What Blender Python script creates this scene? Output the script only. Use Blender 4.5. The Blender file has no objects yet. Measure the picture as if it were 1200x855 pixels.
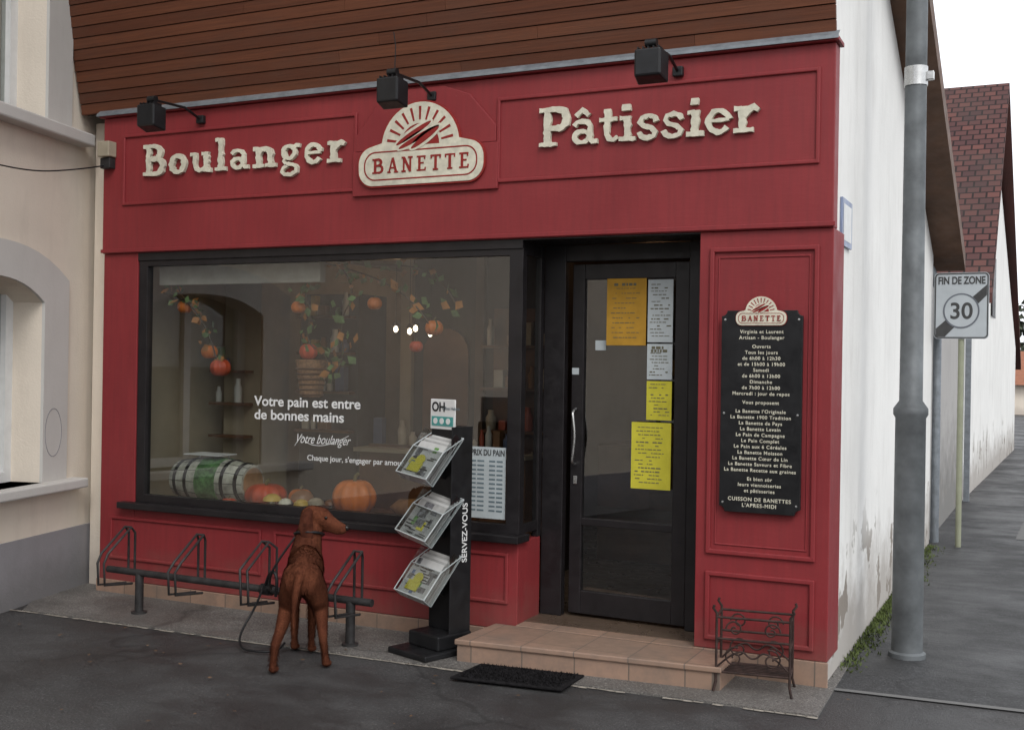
import bpy, bmesh, math, random
from mathutils import Vector, Matrix
random.seed(7)
S=bpy.context.scene
COL=bpy.context.collection
# ------------------------------------------------------------------ helpers
def grp(name,loc=(0,0,0),rz=0.0):
    e=bpy.data.objects.new(name,None);COL.objects.link(e);e.location=loc;e.rotation_euler=(0,0,rz);e.empty_display_size=.1;return e
def link(o,par=None,mat=None):
    COL.objects.link(o)
    if par is not None:o.parent=par
    if mat is not None:o.data.materials.append(mat)
    return o
def mesh(name,verts,faces,mat=None,par=None,smooth=False):
    me=bpy.data.meshes.new(name);me.from_pydata([tuple(v) for v in verts],[],faces);me.update()
    bm=bmesh.new();bm.from_mesh(me);bmesh.ops.recalc_face_normals(bm,faces=bm.faces);bm.to_mesh(me);bm.free()
    if smooth:
        for p in me.polygons:p.use_smooth=True
    return link(bpy.data.objects.new(name,me),par,mat)
def bev(o,w,seg=2):
    m=o.modifiers.new("b","BEVEL");m.width=w;m.segments=seg;m.limit_method='ANGLE';m.angle_limit=math.radians(40);return o
def box(name,x0,x1,y0,y1,z0,z1,mat,par=None,b=0.0):
    v=[(x,y,z) for x in(x0,x1) for y in(y0,y1) for z in(z0,z1)]
    f=[(0,1,3,2),(4,6,7,5),(0,4,5,1),(2,3,7,6),(0,2,6,4),(1,5,7,3)]
    o=mesh(name,v,f,mat,par)
    if b>0:bev(o,b)
    return o
def prism(name,pts,y0,y1,mat,par=None,b=0.0):
    n=len(pts);v=[(p[0],y0,p[1]) for p in pts]+[(p[0],y1,p[1]) for p in pts]
    f=[tuple(range(n)),tuple(range(2*n-1,n-1,-1))]+[(i,(i+1)%n,n+(i+1)%n,n+i) for i in range(n)]
    o=mesh(name,v,f,mat,par)
    if b>0:bev(o,b)
    return o
def ring(name,outer,inner,y0,y1,mat,par=None,closed=True):
    n=len(outer);v=[(p[0],y0,p[1]) for p in outer]+[(p[0],y0,p[1]) for p in inner]+[(p[0],y1,p[1]) for p in outer]+[(p[0],y1,p[1]) for p in inner]
    f=[]
    for i in range(n if closed else n-1):
        j=(i+1)%n
        f+=[(i,j,n+j,n+i),(i,2*n+i,2*n+j,j),(n+i,n+j,3*n+j,3*n+i),(2*n+i,3*n+i,3*n+j,2*n+j)]
    return mesh(name,v,f,mat,par)
def sheet(name,pts,z,mat,par=None):
    return mesh(name,[(p[0],p[1],z) for p in pts],[tuple(range(len(pts)))],mat,par)
def tube(name,pts,r,mat,par=None,cyc=False,smooth=False,res=4):
    cu=bpy.data.curves.new(name,'CURVE');cu.dimensions='3D';cu.bevel_depth=r;cu.bevel_resolution=res;cu.use_fill_caps=True
    sp=cu.splines.new('NURBS' if smooth else 'POLY');sp.points.add(len(pts)-1)
    for i,p in enumerate(pts):sp.points[i].co=(p[0],p[1],p[2],1)
    sp.use_cyclic_u=cyc
    if smooth:
        sp.order_u=3;sp.use_endpoint_u=True;cu.resolution_u=8
    return link(bpy.data.objects.new(name,cu),par,mat)
def lathe(name,prof,mat,par=None,n=32,axis='z',loc=(0,0,0),smooth=True):
    v=[];f=[]
    for r,h in prof:
        for i in range(n):
            a=2*math.pi*i/n
            if axis=='z':v.append((loc[0]+r*math.cos(a),loc[1]+r*math.sin(a),loc[2]+h))
            elif axis=='x':v.append((loc[0]+h,loc[1]+r*math.cos(a),loc[2]+r*math.sin(a)))
            else:v.append((loc[0]+r*math.cos(a),loc[1]+h,loc[2]+r*math.sin(a)))
    m=len(prof)
    for j in range(m-1):
        for i in range(n):
            k=(i+1)%n;f.append((j*n+i,j*n+k,(j+1)*n+k,(j+1)*n+i))
    f.append(tuple(range(n)));f.append(tuple(range((m-1)*n,m*n)))
    o=mesh(name,v,f,mat,par)
    for p in o.data.polygons:
        p.use_smooth=smooth and len(p.vertices)==4
    if smooth:
        es=o.modifiers.new("e","EDGE_SPLIT");es.split_angle=math.radians(38)
    return o
def text(name,body,size,loc,mat,par=None,align='LEFT',rot=(math.pi/2,0,0),ext=0.0006,off=0.0,sx=1.0,sp=1.0,ls=1.0,width=None,shear=0):
    cu=bpy.data.curves.new(name,'FONT');cu.body=body;cu.size=size;cu.align_x=align;cu.extrude=ext;cu.offset=off;cu.space_character=sp;cu.space_line=ls;cu.shear=shear
    o=link(bpy.data.objects.new(name,cu),par,mat);o.location=loc;o.rotation_euler=rot;o.scale=(sx,1,1)
    if width:
        bpy.context.view_layer.update()
        if o.dimensions.x>0:o.scale=(sx*width/o.dimensions.x,1,1)
    return o
# ------------------------------------------------------------------ materials
class NT:
    def __init__(s,name):
        s.m=bpy.data.materials.new(name);s.m.use_nodes=True;s.t=s.m.node_tree;s.b=s.t.nodes["Principled BSDF"];s.out=s.t.nodes["Material Output"]
        s.tc=s.t.nodes.new("ShaderNodeTexCoord")
    def n(s,k,**kw):
        x=s.t.nodes.new(k)
        for a,b in kw.items():setattr(x,a,b)
        return x
    def l(s,a,b):s.t.links.new(a,b)
    def noise(s,scale,detail=5,rough=.6,stretch=None,coord="Object"):
        x=s.n("ShaderNodeTexNoise");x.inputs["Scale"].default_value=scale;x.inputs["Detail"].default_value=min(4,detail);x.inputs["Roughness"].default_value=rough
        if stretch:
            mp=s.n("ShaderNodeMapping");mp.inputs["Scale"].default_value=stretch;s.l(s.tc.outputs[coord],mp.inputs[0]);s.l(mp.outputs[0],x.inputs[0])
        else:s.l(s.tc.outputs[coord],x.inputs[0])
        return x.outputs[0]
    def ramp(s,inp,stops):
        r=s.n("ShaderNodeValToRGB");e=r.color_ramp.elements
        while len(e)<len(stops):e.new(.5)
        for i,(p,c) in enumerate(stops):
            e[i].position=p;e[i].color=(c,c,c,1) if isinstance(c,(int,float)) else (*c,1)
        s.l(inp,r.inputs[0]);return r.outputs[0]
    def mix(s,f,a,b,mode='MIX'):
        x=s.n("ShaderNodeMixRGB",blend_type=mode)
        for i,v in((0,f),(1,a),(2,b)):
            if isinstance(v,(int,float)):x.inputs[i].default_value=v if i==0 else (v,v,v,1)
            elif isinstance(v,tuple):x.inputs[i].default_value=(*v,1)
            else:s.l(v,x.inputs[i])
        return x.outputs[0]
    def math(s,op,a,b=0.0):
        x=s.n("ShaderNodeMath",operation=op)
        for i,v in((0,a),(1,b)):
            if isinstance(v,(int,float)):x.inputs[i].default_value=v
            else:s.l(v,x.inputs[i])
        return x.outputs[0]
    def bump(s,h,st=.3,d=.01):
        x=s.n("ShaderNodeBump");x.inputs["Strength"].default_value=st;x.inputs["Distance"].default_value=d;s.l(h,x.inputs["Height"]);s.l(x.outputs[0],s.b.inputs["Normal"])
    def xyz(s,coord="Object"):
        x=s.n("ShaderNodeSeparateXYZ");s.l(s.tc.outputs[coord],x.inputs[0]);return x.outputs
def simple(name,c,rough=.6,var=.12,scale=6,bump=.0,bs=60,metal=0,spec=.4):
    k=NT(name);c2=tuple(v*(1-var*1.6) for v in c);c1=tuple(min(1,v*(1+var)) for v in c)
    col=k.mix(k.ramp(k.noise(scale),[(.3,0.0),(.7,1.0)]),c2,c1);k.l(col,k.b.inputs["Base Color"])
    r=k.ramp(k.noise(scale*2.3,2),[(.3,max(0,rough-.12)),(.7,min(1,rough+.1))]);k.l(r,k.b.inputs["Roughness"])
    k.b.inputs["Metallic"].default_value=metal;k.b.inputs["Specular IOR Level"].default_value=spec
    if bump>0:k.bump(k.noise(bs),bump,.004)
    return k.m
def red_paint():
    k=NT("red_paint")
    base=k.mix(k.ramp(k.noise(1.3,6),[(.3,0.),(.7,1.)]),(.200,.022,.026),(.245,.031,.034))
    st=k.ramp(k.noise(5,6,.65,stretch=(7,7,.5)),[(.42,0.),(.8,.5)])
    base=k.mix(st,base,(.14,.022,.024))
    z=k.xyz()[2]
    low=k.ramp(k.math('ADD',z,k.math('MULTIPLY',k.noise(9,6),.5)),[(.18,.6),(.62,0.)])
    base=k.mix(low,base,(.16,.08,.065))
    sp=k.ramp(k.noise(70,3),[(.68,0.),(.78,.4)]);base=k.mix(sp,base,(.30,.12,.11))
    k.l(base,k.b.inputs["Base Color"])
    k.l(k.ramp(k.noise(4),[(.3,.42),(.7,.62)]),k.b.inputs["Roughness"]);k.b.inputs["Specular IOR Level"].default_value=.3
    k.bump(k.noise(14,6,.6,stretch=(1,1,4)),.2,.004);return k.m
def plaster(name,c,dirt=(.22,.2,.18),h=.7,patch=.5,st=.25,bs=40,streak=.25):
    k=NT(name)
    base=k.mix(k.ramp(k.noise(1.1,7,.65),[(.3,0.),(.72,1.)]),tuple(v*.88 for v in c),c)
    base=k.mix(k.ramp(k.noise(3.5,8,.7,stretch=(1.6,1.6,.35)),[(.5,0.),(.85,streak)]),base,dirt)
    z=k.xyz()[2]
    d=k.ramp(k.math('ADD',k.math('DIVIDE',z,h),k.math('MULTIPLY',k.math('SUBTRACT',k.noise(3.2,8,.7),.5),1.5)),[(.25,.85),(1.05,0.)])
    base=k.mix(d,base,dirt)
    if patch>0:
        pz=k.ramp(z,[(0.45,1.),(.9,0.)])
        p=k.math('MULTIPLY',k.ramp(k.noise(2.3,6,.6),[(.59,0.),(.61,1.)]),pz);base=k.mix(k.math('MULTIPLY',p,patch),base,(.25,.22,.19))
    k.l(base,k.b.inputs["Base Color"]);k.b.inputs["Roughness"].default_value=.9;k.b.inputs["Specular IOR Level"].default_value=.2
    k.bump(k.mix(.4,k.noise(bs,6),k.noise(6,5)),st,.012);return k.m
def asphalt(name,a,b,cr=True,wet=.6):
    k=NT(name)
    base=k.mix(k.ramp(k.noise(.75,7,.6),[(.38,0.),(.62,1.)]),a,b)
    base=k.mix(k.ramp(k.noise(5,4,.7),[(.40,0.),(.62,.35)]),base,tuple(v*.6 for v in a))
    base=k.mix(k.ramp(k.noise(130,3,.6),[(.35,0.),(.62,.9)]),tuple(v*.35 for v in a),base)
    base=k.mix(k.ramp(k.noise(75,4,.8),[(.56,0.),(.66,.6)]),base,tuple(min(1,v*2.4) for v in b))
    wn_=k.ramp(k.noise(.55,4,.65,stretch=(1,1.7,1)),[(.44,0.),(.56,wet)]);base=k.mix(wn_,base,tuple(v*.45 for v in a))
    if cr:
        v=k.n("ShaderNodeTexVoronoi",feature='DISTANCE_TO_EDGE');v.inputs["Scale"].default_value=.4
        nn=k.n("ShaderNodeTexNoise");nn.inputs["Scale"].default_value=2.5;k.l(k.tc.outputs["Object"],nn.inputs[0])
        ad=k.n("ShaderNodeMixRGB",blend_type='ADD');ad.inputs[0].default_value=.45;k.l(k.tc.outputs["Object"],ad.inputs[1]);k.l(nn.outputs[1],ad.inputs[2]);k.l(ad.outputs[0],v.inputs["Vector"])
        base=k.mix(k.ramp(v.outputs[0],[(.0,.7),(.010,0.)]),base,tuple(q*.3 for q in a))
    k.l(base,k.b.inputs["Base Color"])
    k.l(k.mix(wn_,k.ramp(k.noise(3,4,.6),[(.35,.6),(.62,.9)]),.30),k.b.inputs["Roughness"])
    k.bump(k.mix(.5,k.noise(90,4,.7),k.noise(9,5)),.8,.016);return k.m
def glass(name,f0=.06,tint=(.93,.95,.94),rough=.0):
    k=NT(name);t=k.t;t.nodes.remove(k.b)
    tr=k.n("ShaderNodeBsdfTransparent");tr.inputs[0].default_value=(*tint,1);gl=k.n("ShaderNodeBsdfGlossy");gl.inputs["Roughness"].default_value=rough;gl.inputs[0].default_value=(1,1,1,1)
    ge=k.n("ShaderNodeNewGeometry");dt=k.n("ShaderNodeVectorMath",operation='DOT_PRODUCT');k.l(ge.outputs["Incoming"],dt.inputs[0]);k.l(ge.outputs["Normal"],dt.inputs[1])
    c=k.math('ABSOLUTE',dt.outputs["Value"]);q=k.math('POWER',k.math('SUBTRACT',1.0,c),5.0);fr=k.math('ADD',k.math('MULTIPLY',q,1-f0),f0)
    mx=k.n("ShaderNodeMixShader");k.l(fr,mx.inputs[0]);k.l(tr.outputs[0],mx.inputs[1]);k.l(gl.outputs[0],mx.inputs[2]);k.l(mx.outputs[0],k.out.inputs[0]);return k.m
def emis(name,c,s):
    k=NT(name);k.b.inputs["Base Color"].default_value=(*c,1);k.b.inputs["Emission Color"].default_value=(*c,1);k.b.inputs["Emission Strength"].default_value=s;return k.m
def wood_clad():
    k=NT("stained_wood_cladding")
    at=k.n("ShaderNodeAttribute",attribute_name="tone")
    base=k.mix(at.outputs["Fac"],(.098,.032,.016),(.155,.054,.026))
    g=k.ramp(k.noise(6,8,.7,stretch=(.35,6,14)),[(.35,0.),(.7,1.)])
    base=k.mix(g,k.mix(.5,base,(.05,.018,.010)),base)
    base=k.mix(k.ramp(k.noise(1.6,4,.7,stretch=(1,1,2.5)),[(.48,0.),(.75,.5)]),base,(.080,.042,.029))
    k.l(base,k.b.inputs["Base Color"]);k.b.inputs["Roughness"].default_value=.7;k.b.inputs["Specular IOR Level"].default_value=.25;k.bump(g,.25,.003);return k.m
def tiles_roof():
    k=NT("clay_roof_tiles")
    br=k.n("ShaderNodeTexBrick");br.inputs["Scale"].default_value=1;br.inputs["Brick Width"].default_value=.18;br.inputs["Row Height"].default_value=.15;br.inputs["Mortar Size"].default_value=.014
    br.inputs["Color1"].default_value=(.12,.050,.043,1);br.inputs["Color2"].default_value=(.065,.032,.032,1);br.inputs["Mortar"].default_value=(.02,.012,.012,1)
    k.l(k.tc.outputs["UV"],br.inputs[0])
    base=k.mix(k.ramp(k.noise(.9,6),[(.4,0.),(.75,.6)]),br.outputs[0],(.05,.045,.04))
    k.l(base,k.b.inputs["Base Color"]);k.b.inputs["Roughness"].default_value=.9;k.b.inputs["Specular IOR Level"].default_value=.2;k.bump(br.outputs[1],-.6,.03);return k.m
def plinth_tile():
    k=NT("beige_tile")
    br=k.n("ShaderNodeTexBrick");br.offset=0;br.inputs["Scale"].default_value=1;br.inputs["Brick Width"].default_value=.30;br.inputs["Row Height"].default_value=.30;br.inputs["Mortar Size"].default_value=.004
    br.inputs["Color1"].default_value=(.31,.20,.145,1);br.inputs["Color2"].default_value=(.26,.17,.122,1);br.inputs["Mortar"].default_value=(.13,.10,.08,1)
    mp=k.n("ShaderNodeMapping");mp.inputs["Location"].default_value=(.03,.02,0);k.l(k.tc.outputs["Object"],mp.inputs[0]);k.l(mp.outputs[0],br.inputs[0])
    base=k.mix(k.ramp(k.noise(5,7,.75),[(.4,0.),(.75,.75)]),br.outputs[0],(.14,.110,.090))
    k.l(base,k.b.inputs["Base Color"]);k.l(k.ramp(k.noise(5),[(.3,.4),(.7,.65)]),k.b.inputs["Roughness"]);k.bump(br.outputs[1],-.3,.003);return k.m
RED=red_paint()
BLACKF=simple("dark_bronze_aluminium",(.014,.012,.013),.42,.2,8,spec=.35)
BLACK=simple("black_enamel",(.012,.012,.013),.4,.2,8,spec=.3)
CREAM=simple("cream_letter_paint",(.60,.57,.46),.6,.12,20,spec=.2)
REDLOGO=simple("logo_red",(.25,.025,.022),.6,.1,20,spec=.2)
WHITE=simple("white_paint",(.66,.66,.65),.5,.06,9)
BLIND=simple("roller_blind_fabric",(.34,.32,.28),.8,.1,9)
PAPER=simple("paper_white",(.42,.46,.47),.7,.06,12)
YEL=simple("yellow_poster",(.52,.47,.045),.7,.08,9,spec=.2)
ORP=simple("amber_poster",(.42,.23,.03),.7,.1,9,spec=.2)
INK=simple("dark_ink",(.05,.05,.05),.7)
ZINC=simple("zinc_flashing",(.22,.24,.26),.5,.15,14,metal=.4)
CLAD=wood_clad();ROOF=tiles_roof();TILE=plinth_tile()
GLASS=glass("window_glass",.12,(.72,.75,.74));GLASSD=glass("door_glass",.11,(.66,.69,.67))
STEEL=simple("brushed_steel",(.5,.5,.49),.3,.1,20,metal=.9)
GALV=simple("galvanised_pole",(.125,.135,.14),.6,.25,5,metal=.2,bump=.15)
DGREY=simple("weathered_dark_steel",(.04,.038,.038),.6,.3,12,metal=.3,bump=.2)
RUST=simple("rusty_wrought_iron",(.040,.022,.018),.75,.4,22,metal=.2,bump=.4)
WALLW=plaster("white_render",(.80,.79,.76),(.34,.31,.28),.65,1.0,.25,40,.3)
WALLC=plaster("cream_render",(.72,.64,.54),(.46,.40,.34),.35,0,.35,70,.4)
PLGREY=plaster("grey_plinth",(.27,.26,.27),(.17,.165,.165),.35,0,.4,50)
SURR=plaster("pale_stone_surround",(.55,.53,.50),(.34,.31,.28),.1,0,.15)
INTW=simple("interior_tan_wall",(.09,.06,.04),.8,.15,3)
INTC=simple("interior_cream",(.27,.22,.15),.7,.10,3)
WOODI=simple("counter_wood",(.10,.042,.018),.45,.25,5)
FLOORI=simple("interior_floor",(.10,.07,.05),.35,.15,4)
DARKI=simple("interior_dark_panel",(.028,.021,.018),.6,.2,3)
# ------------------------------------------------------------------ camera
C=Vector((1.096,-6.084,1.672));yw=math.radians(25.6);th=.016
F=Vector((-math.sin(yw),math.cos(yw),0));R=Vector((math.cos(yw),math.sin(yw),0));Z=Vector((0,0,1))
up=Z*math.cos(th)-R*math.sin(th);rt=R*math.cos(th)+Z*math.sin(th)
cam=bpy.data.cameras.new("camera");cam.lens=36*1334/1200;cam.sensor_width=36;cam.clip_end=800;cam.clip_start=.05
co=bpy.data.objects.new("camera",cam);COL.objects.link(co)
M=Matrix.Identity(4)
for i in range(3):M[i][0]=rt[i];M[i][1]=up[i];M[i][2]=-F[i];M[i][3]=C[i]
co.matrix_world=M;S.camera=co
# ------------------------------------------------------------------ world + sun
w=bpy.data.worlds.new("World");S.world=w;w.use_nodes=True;wn=w.node_tree;bg=wn.nodes["Background"]
sk=wn.nodes.new("ShaderNodeTexSky");sk.sky_type='NISHITA';sk.sun_disc=False;sk.sun_elevation=math.radians(42);sk.sun_rotation=math.radians(140);sk.dust_density=3;sk.air_density=1.5
hs=wn.nodes.new("ShaderNodeHueSaturation");hs.inputs["Saturation"].default_value=.2;wn.links.new(sk.outputs[0],hs.inputs["Color"])
mx=wn.nodes.new("ShaderNodeMixRGB");mx.inputs[0].default_value=.7;mx.inputs[2].default_value=(11.8,12.2,12.9,1);wn.links.new(hs.outputs[0],mx.inputs[1]);wn.links.new(mx.outputs[0],bg.inputs[0]);bg.inputs[1].default_value=.15
sl=bpy.data.lights.new("sun","SUN");sl.energy=1.3;sl.angle=math.radians(22);sl.color=(1,.98,.95);so=bpy.data.objects.new("sun",sl);COL.objects.link(so)
az=math.radians(-50);el=math.radians(42);sd=Vector((math.cos(az)*math.cos(el),math.sin(az)*math.cos(el),math.sin(el)))
so.rotation_euler=sd.to_track_quat('Z','Y').to_euler();so.location=(5,-8,12)
S.view_settings.view_transform='Standard';S.view_settings.look='None';S.view_settings.exposure=0
# ------------------------------------------------------------------ ground
GA=asphalt("worn_asphalt",(.050,.048,.048),(.095,.091,.090))
GC=asphalt("concrete_apron",(.16,.148,.136),(.26,.242,.222),wet=.35)
GP=asphalt("side_pavement_asphalt",(.040,.040,.041),(.068,.067,.068))
sheet("ground",[(-250,-250),(250,-250),(250,400),(-250,400)],0,GA)
ap=mesh("concrete_apron",[(-5.9,.5,.012),(-5.03,-.70,.012),(-2.2,-.61,.012),(.08,-.50,.012),(.06,.5,.012),
   (-5.9,.5,0),(-5.03,-.70,0),(-2.2,-.61,0),(.08,-.50,0),(.06,.5,0)],[(0,1,2,3,4),(1,6,7,2),(2,7,8,3),(3,8,9,4)],GC)
sheet("side_pavement",[(.02,.02),(.98,.10),(3.2,.25),(3.2,60),(.62,60),(.02,3)],.004,GP)
LINE=plaster("worn_white_marking",(.42,.41,.38),(.1,.1,.1),.1,0,.2)
sheet("painted_line",[(.06,.0),(3.2,.21),(3.2,.27),(.06,.045)],.008,LINE)
sheet("painted_line.001",[(.74,6.4),(.86,6.4),(.9,8.8),(.80,8.8)],.008,LINE)
JN=simple("joint_sand",(.30,.27,.23),.9,.3,30,bump=.5)
jv=[];jf=[];random.seed(3)
pp=[(-5.35,-.745),(-5.03,-.715),(-2.2,-.625),(.08,-.515)]
for a,b in zip(pp[:-1],pp[1:]):
    m=int(math.hypot(b[0]-a[0],b[1]-a[1])/.05)
    for i in range(m):
        if random.random()<.2:continue
        x=a[0]+(b[0]-a[0])*i/m;y=a[1]+(b[1]-a[1])*i/m;wd=random.uniform(.004,.016);n=len(jv);jv+=[(x,y-wd,.005),(x+.055,y-wd*random.uniform(.5,1.2),.005),(x+.055,y+.012,.005),(x,y+.012,.005)];jf.append((n,n+1,n+2,n+3))
mesh("kerb_joint",jv,jf,JN);random.seed(11)
# ------------------------------------------------------------------ bakery building
B=grp("bakery_building")
box("fascia",-5.09,.03,0,.12,2.42,3.385,RED,B,.006)
box("pilaster_left",-5.09,-4.77,.02,.13,.09,2.419,RED,B,.004)
box("pilaster_right",-.69,.03,.02,.34,.14,2.419,RED,B,.004)
box("bulkhead",-4.768,-1.77,.021,.34,.10,.62,RED,B,.004)
box("window_head",-4.768,-1.77,.02,.12,2.365,2.419,BLACKF,B)
box("top_cap",-5.11,.05,-.03,.13,3.387,3.41,RED,B,.004)
def frame(nm,x0,x1,z0,z1,y,wd=.022,d=.014):
    o=[(x0,z0),(x1,z0),(x1,z1),(x0,z1)];i=[(x0+wd,z0+wd),(x1-wd,z0+wd),(x1-wd,z1-wd),(x0+wd,z1-wd)]
    q=ring(nm,o,i,y-d,y+.004,RED,B);bev(q,.006,3)
frame("panel_moulding",-4.90,-2.93,2.755,3.255,0)
frame("panel_moulding",-1.94,-.045,2.755,3.262,0)
frame("panel_moulding",-.63,-.04,.66,2.33,.02,.026,.018);frame("panel_moulding",-.585,-.085,.71,2.28,.02,.010,.006)
frame("panel_moulding",-.63,-.04,.19,.565,.02,.026,.018)
frame("panel_moulding",-2.12,-1.83,.25,.555,.021);frame("panel_moulding",-3.55,-2.22,.25,.555,.021);frame("panel_moulding",-4.99,-3.65,.25,.555,.021)
box("band_step",-5.10,.04,-.008,.0,2.425,2.45,RED,B,.003)
box("plinth_left",-5.10,-1.77,.0,.02,0.0,.10,TILE,B,.003)
box("plinth_return",-1.77,-1.765,.0,.35,0.0,.10,TILE,B)
box("plinth_right",-.69,.035,.0,.02,0.0,.14,TILE,B,.003)
box("left_side_filler",-5.33,-5.09,.16,.5,0,3.4,WALLC,B)
box("window_sill",-4.87,-1.74,-.05,.12,.62,.665,BLACKF,B,.006)
Wf=[(-4.768,.665),(-1.77,.665),(-1.77,2.364),(-4.768,2.364)];Wi=[(-4.69,.72),(-1.86,.72),(-1.86,2.325),(-4.69,2.325)]
bev(ring("window_frame",Wf,Wi,.03,.09,BLACKF,B),.003)
mesh("window_glass",[(-4.69,.06,.72),(-1.86,.06,.72),(-1.86,.06,2.325),(-4.69,.06,2.325)],[(0,1,2,3)],GLASS,B)
box("return_post",-1.81,-1.77,.30,.35,.62,2.41,BLACKF,B,.003)
box("return_rail_low",-1.80,-1.772,.09,.30,.665,.72,BLACKF,B);box("return_rail_top",-1.80,-1.772,.09,.30,2.33,2.41,BLACKF,B)
mesh("return_glass",[(-1.785,.09,.72),(-1.785,.30,.72),(-1.785,.30,2.33),(-1.785,.09,2.33)],[(0,1,2,3)],GLASSD,B)
box("door_soffit",-1.77,-.69,.02,.36,2.412,2.44,BLACKF,B)
box("door_post",-1.77,-1.63,.35,.41,.14,2.41,BLACKF,B,.004)
box("door_post",-.845,-.688,.342,.41,.14,2.41,BLACKF,B,.004)
box("door_head",-1.63,-.845,.351,.41,2.31,2.41,BLACKF,B,.004)
D=grp("door_leaf");D.parent=B;D.location=(-.85,.36,0);D.rotation_euler=(0,0,math.radians(-2.5))
def db(n,x0,x1,z0,z1,y0=0,y1=.045,m=BLACKF):box(n,x0,x1,y0,y1,z0,z1,m,D,.004)
db("stile",-.75,-.67,.16,2.295);db("stile",-.085,0,.16,2.295);db("rail",-.67,-.085,.16,.30);db("rail",-.67,-.085,.70,.745);db("rail",-.67,-.085,2.20,2.295)
mesh("pane",[(-.67,.02,.745),(-.085,.02,.745),(-.085,.02,2.2),(-.67,.02,2.2)],[(0,1,2,3)],GLASSD,D)
mesh("pane",[(-.67,.02,.30),(-.085,.02,.30),(-.085,.02,.70),(-.67,.02,.70)],[(0,1,2,3)],GLASSD,D)
tube("handle",[(-.715,-.002,1.07),(-.715,-.055,1.08),(-.705,-.065,1.12),(-.69,-.065,1.24),(-.705,-.065,1.36),(-.715,-.055,1.40),(-.715,-.002,1.41)],.008,STEEL,D,smooth=True)
box("lock",-.725,-.70,-.01,.0,.95,1.0,STEEL,D,.003)
box("sticker",-.745,-.70,-.003,-.0005,1.62,1.66,PAPER,D);box("sticker",-.60,-.53,.015,.0185,1.77,1.83,PAPER,D)
INKS=simple("faded_ink",(.12,.11,.07),.8)
def poster(n,x0,x1,z0,z1,m,lines=6,y=.384,tilt=0):
    g=grp(n);box("sheet",x0,x1,y-.003,y-.002,z0,z1,m,g)
    h=(z1-z0);wd_=x1-x0
    for i in range(lines*2):
        zz=z1-h*(.07+.88*i/(lines*2));hh=random.choice((.004,.005,.007,.016 if i<3 else .005));
        x=x0+wd_*random.uniform(.08,.2)
        while x<x1-wd_*random.uniform(.15,.35):
            l=random.uniform(.008,.03);
            if random.random()<.8:box("print",x,min(x+l,x1-wd_*.07),y-.0045,y-.0035,zz-hh,zz,INKS,g)
            x+=l+.006
for a in (("amber_poster",-1.36,-1.11,1.80,2.20,ORP,6),("paper_notice",-1.10,-.945,1.82,2.19,PAPER,8),("paper_notice.001",-1.10,-.945,1.60,1.81,PAPER,5),("yellow_poster",-1.10,-.945,1.36,1.59,YEL,5),("yellow_poster.001",-1.19,-.945,.95,1.345,YEL,8)):
    poster(*a,y=.356)
# wood cladding
vs=[];fs=[];tones=[]
ph=.074;z0=3.43;k=0;lean=.23
for r in range(24):
    za=z0+r*ph;zb=za+ph-.005;xs=[-5.30];
    while xs[-1]<.03:xs.append(min(.03,xs[-1]+random.uniform(1.2,3.2)))
    for a,b in zip(xs[:-1],xs[1:]):
        ya=-.01-lean*(za-z0);yb=-.01-lean*(zb-z0);t=random.random();n=len(vs)
        xl=a+.001;xr=b-.001
        vs+=[(xl,ya,za),(xr,ya,za),(xr,yb+.005,zb),(xl,yb+.005,zb),(xl,ya+.03,za),(xr,ya+.03,za),(xr,yb+.035,zb),(xl,yb+.035,zb)]
        fs+=[(n,n+1,n+2,n+3),(n,n+4,n+5,n+1),(n+3,n+2,n+6,n+7),(n,n+3,n+7,n+4),(n+1,n+5,n+6,n+2)];tones+=[t]*8
o=mesh("wood_cladding",vs,fs,CLAD,B);at=o.data.attributes.new("tone",'FLOAT','POINT')
for i,t in enumerate(tones):at.data[i].value=t
zt=z0+24*ph
mesh("cladding_backing",[(-5.3,.045,z0),(.0,.045,z0),(.0,.045-lean*24*ph,zt),(-5.3,.045-lean*24*ph,zt)],[(0,1,2,3)],BLACKF,B)
mesh("flashing",[(-5.12,-.045,3.412),(.05,-.045,3.412),(.05,-.005,3.445),(-5.12,-.005,3.445),(-5.12,-.045,3.395),(.05,-.045,3.395)],[(0,1,2,3),(0,4,5,1)],ZINC,B)
def sx(y):return -.004*y
pr=[(.13,0),(5.7,0),(5.7,2.80),(-.42,5.37),(.05,3.44),(.13,3.40)]
n=len(pr);vv=[(sx(y)+.012,y,z) for y,z in pr]+[(sx(y)-.25,y,z) for y,z in pr]
mesh("gable_wall",vv,[tuple(range(n)),tuple(range(2*n-1,n-1,-1))]+[(i,(i+1)%n,n+(i+1)%n,n+i) for i in range(n)],WALLW,B)
SOF=simple("verge_board",(.12,.065,.04),.7,.2,4)
def rz(y):return 5.37-.42*(y+.42)
mesh("roof",[(.26,-.9,rz(-.9)),(.26,6.0,rz(6.0)),(-6,6.0,rz(6.0)),(-6,-.9,rz(-.9)),(.26,-.9,rz(-.9)+.17),(.26,6.0,rz(6.0)+.17),(-6,6.0,rz(6.0)+.17),(-6,-.9,rz(-.9)+.17)],
  [(0,1,2,3),(4,5,6,7),(0,1,5,4),(1,2,6,5),(2,3,7,6),(3,0,4,7)],SOF,B)
box("back_wall",-5.2,-.26,5.45,5.65,0,2.7,WALLC,B)
tube("downpipe",[(.03,5.80,.0),(.03,5.80,2.5),(-.05,5.82,2.7)],.04,ZINC,B)
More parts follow.
